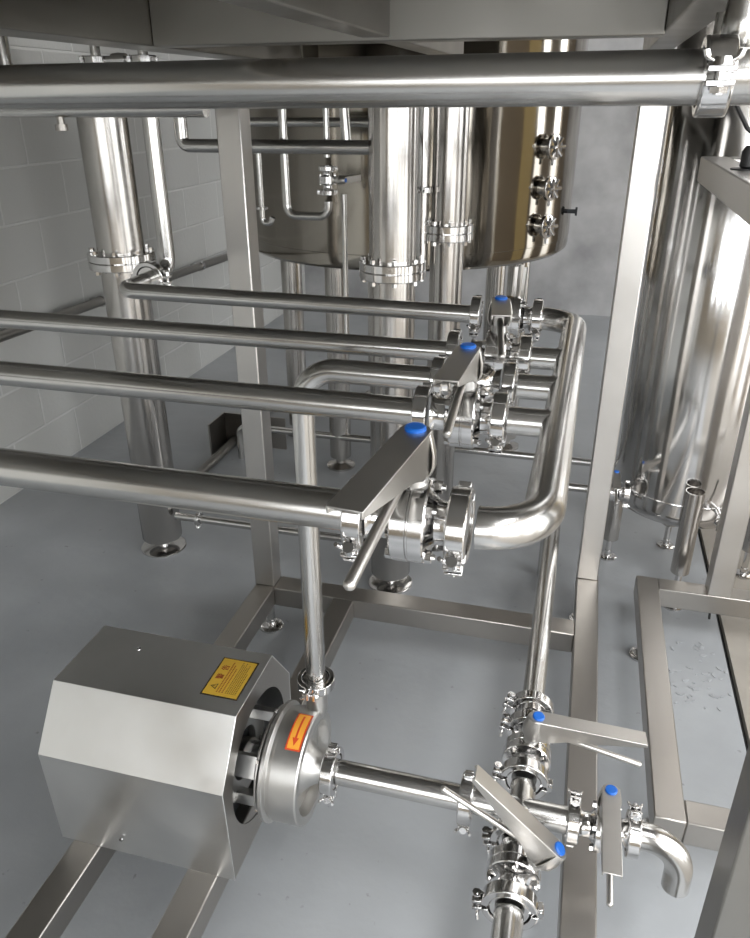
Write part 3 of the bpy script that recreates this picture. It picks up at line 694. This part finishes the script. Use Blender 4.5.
pipe('horizontal_pipe', 'slanting low pipe behind the left post', [(-1.447, 2.30, .0205), (-1.452, 3.6, .0205)], .020, 'frame_dark', .05)
bk = MB(); bk.box(-1.50, -1.20, 2.93, 2.938, 0, .15); bk.box(-1.50, -1.492, 2.78, 2.93, 0, .15)
tag(bk.build('support_bracket', 'frame_dull'), 'bent plate bracket on the floor behind the left post', 'bracket')
# top left fittings
for i, (x, y) in enumerate(((-1.288, 2.0), (-1.150, 2.0))):
    pipe('drop_pipe', 'thin pipe with clamp above the %s' % ('left flanged column' if i == 0 else 'left riser pipe'), [(x, y, 1.44), (x, y, 1.70)], .013, 'pipe_z')
    clamp((x, y, 1.518), (0, 0, 1), '%s shiny fitting peeking out above the thick top pipe' % ('left' if i == 0 else 'right'), .018, (-1, -.4, 0))
tg = MB(); tg.cyl((-1.275, 2.0, 1.518), (-1.165, 2.0, 1.518), .009, 14); tg.lathe([(0, .014), (.02, .016), (.04, .014)], (-1.24, 2.0, 1.518), (1, 0, 0), 18)
tag(tg.build('connector_tube', 'polish'), 'short shiny connector between two top left fittings', 'pipe fitting')
pipe('riser_pipe', 'upright pipe in the far top left corner', [(-1.92, 2.45, 1.40), (-1.92, 2.45, 2.3)], .022, 'pipe_z')
pipe('horizontal_pipe', 'dark horizontal pipe glimpsed under the thick top pipe at left', [(-1.60, 1.50, 1.408), (-.74, 1.50, 1.408)], .0175, 'pipe_x')
th_ = MB(); th_.cyl((-1.07, 1.5, 1.392), (-1.07, 1.5, 1.372), .008, 12); th_.lathe([(0, .013), (.012, .013)], (-1.07, 1.5, 1.366), (0, 0, 1), 16)
tag(th_.build('bleed_valve', 'frame_dull'), 'tiny bleed valve hanging under the top left pipes', 'valve')

# remove prototypes
def kill(o):
    for c in list(o.children): kill(c)
    bpy.data.objects.remove(o)
kill(clampP); kill(valveP)

# ------------------------------------------------------------------ light
def area(name, loc, rot, sx, sy, power, col=(1, 1, 1)):
    l = bpy.data.lights.new(name, 'AREA'); l.shape = 'RECTANGLE'; l.size = sx; l.size_y = sy; l.energy = power; l.color = col
    o = bpy.data.objects.new(name, l); COL.objects.link(o); o.location = loc; o.rotation_euler = rot; return o
WORLD = 7.6
w = bpy.data.worlds.new('daylight'); scn.world = w; w.use_nodes = True
w.node_tree.nodes['Background'].inputs[0].default_value = (.94, .97, 1, 1); w.node_tree.nodes['Background'].inputs[1].default_value = WORLD
for nm, loc, rot, sx, sy in OPENINGS:
    l = area(nm, loc, rot, sx, sy, 1); l.data.cycles.is_portal = True
for i, (x, y) in enumerate(((1.1, -1.0), (1.2, 4.3), (-1.5, 1.2), (-1.5, 4.2))):  # unseen ceiling panels, added to brighten the floor and steel
    fx = empty('ceiling_fill', 'added ceiling fill panel', 'fill light', (x, y, 4.12)); 
    fx['label'] = 'unseen ceiling fill panel added %s' % ('right of the platform, nearer' if i == 0 else 'right of the platform, farther' if i == 1 else 'above the left wall, nearer' if i == 2 else 'above the left wall, farther')
    ch(MB().box(x-.48, x+.48, y-1.22, y+1.22, 4.14, 4.2), 'housing', 'fill_case', fx)
    ch(MB().box(x-.45, x+.45, y-1.20, y+1.20, 4.125, 4.14), 'diffuser', emit('fill_glow', (1, .97, .93), (2.5, 1.0, .8, .8)[i]), fx)
    area('fill_light', (x, y, 4.12), (0, 0, 0), .9, 2.4, (115, 14, 8, 8)[i], (.97, .98, 1))

# ------------------------------------------------------------------ camera
f, a, b, c = 762.152, -.262137227, .450611997, -.00406491369
def rotm():
    B = Matrix(((1, 0, 0), (0, 0, -1), (0, 1, 0)))
    Rz = Matrix(((math.cos(a), -math.sin(a), 0), (math.sin(a), math.cos(a), 0), (0, 0, 1)))
    Rx = Matrix(((1, 0, 0), (0, math.cos(b), -math.sin(b)), (0, math.sin(b), math.cos(b))))
    Rr = Matrix(((math.cos(c), -math.sin(c), 0), (math.sin(c), math.cos(c), 0), (0, 0, 1)))
    return Rr @ Rx @ B @ Rz
Rm = rotm()
cam = bpy.data.cameras.new('camera'); co = bpy.data.objects.new('camera', cam); COL.objects.link(co)
m = Matrix((Rm[0], -Rm[1], -Rm[2])).transposed().to_4x4(); m.translation = Vector((0, 0, 1.42)); co.matrix_world = m
cam.sensor_fit = 'VERTICAL'; cam.sensor_height = 36; cam.sensor_width = 36; cam.lens = f*36/938; cam.clip_start = .02
scn.camera = co
scn.view_settings.view_transform = 'Standard'; scn.view_settings.look = 'None'; scn.view_settings.gamma = 1
scn.view_settings.use_curve_mapping = False; scn.view_settings.exposure = 0.0

scn.cycles.use_adaptive_sampling = False
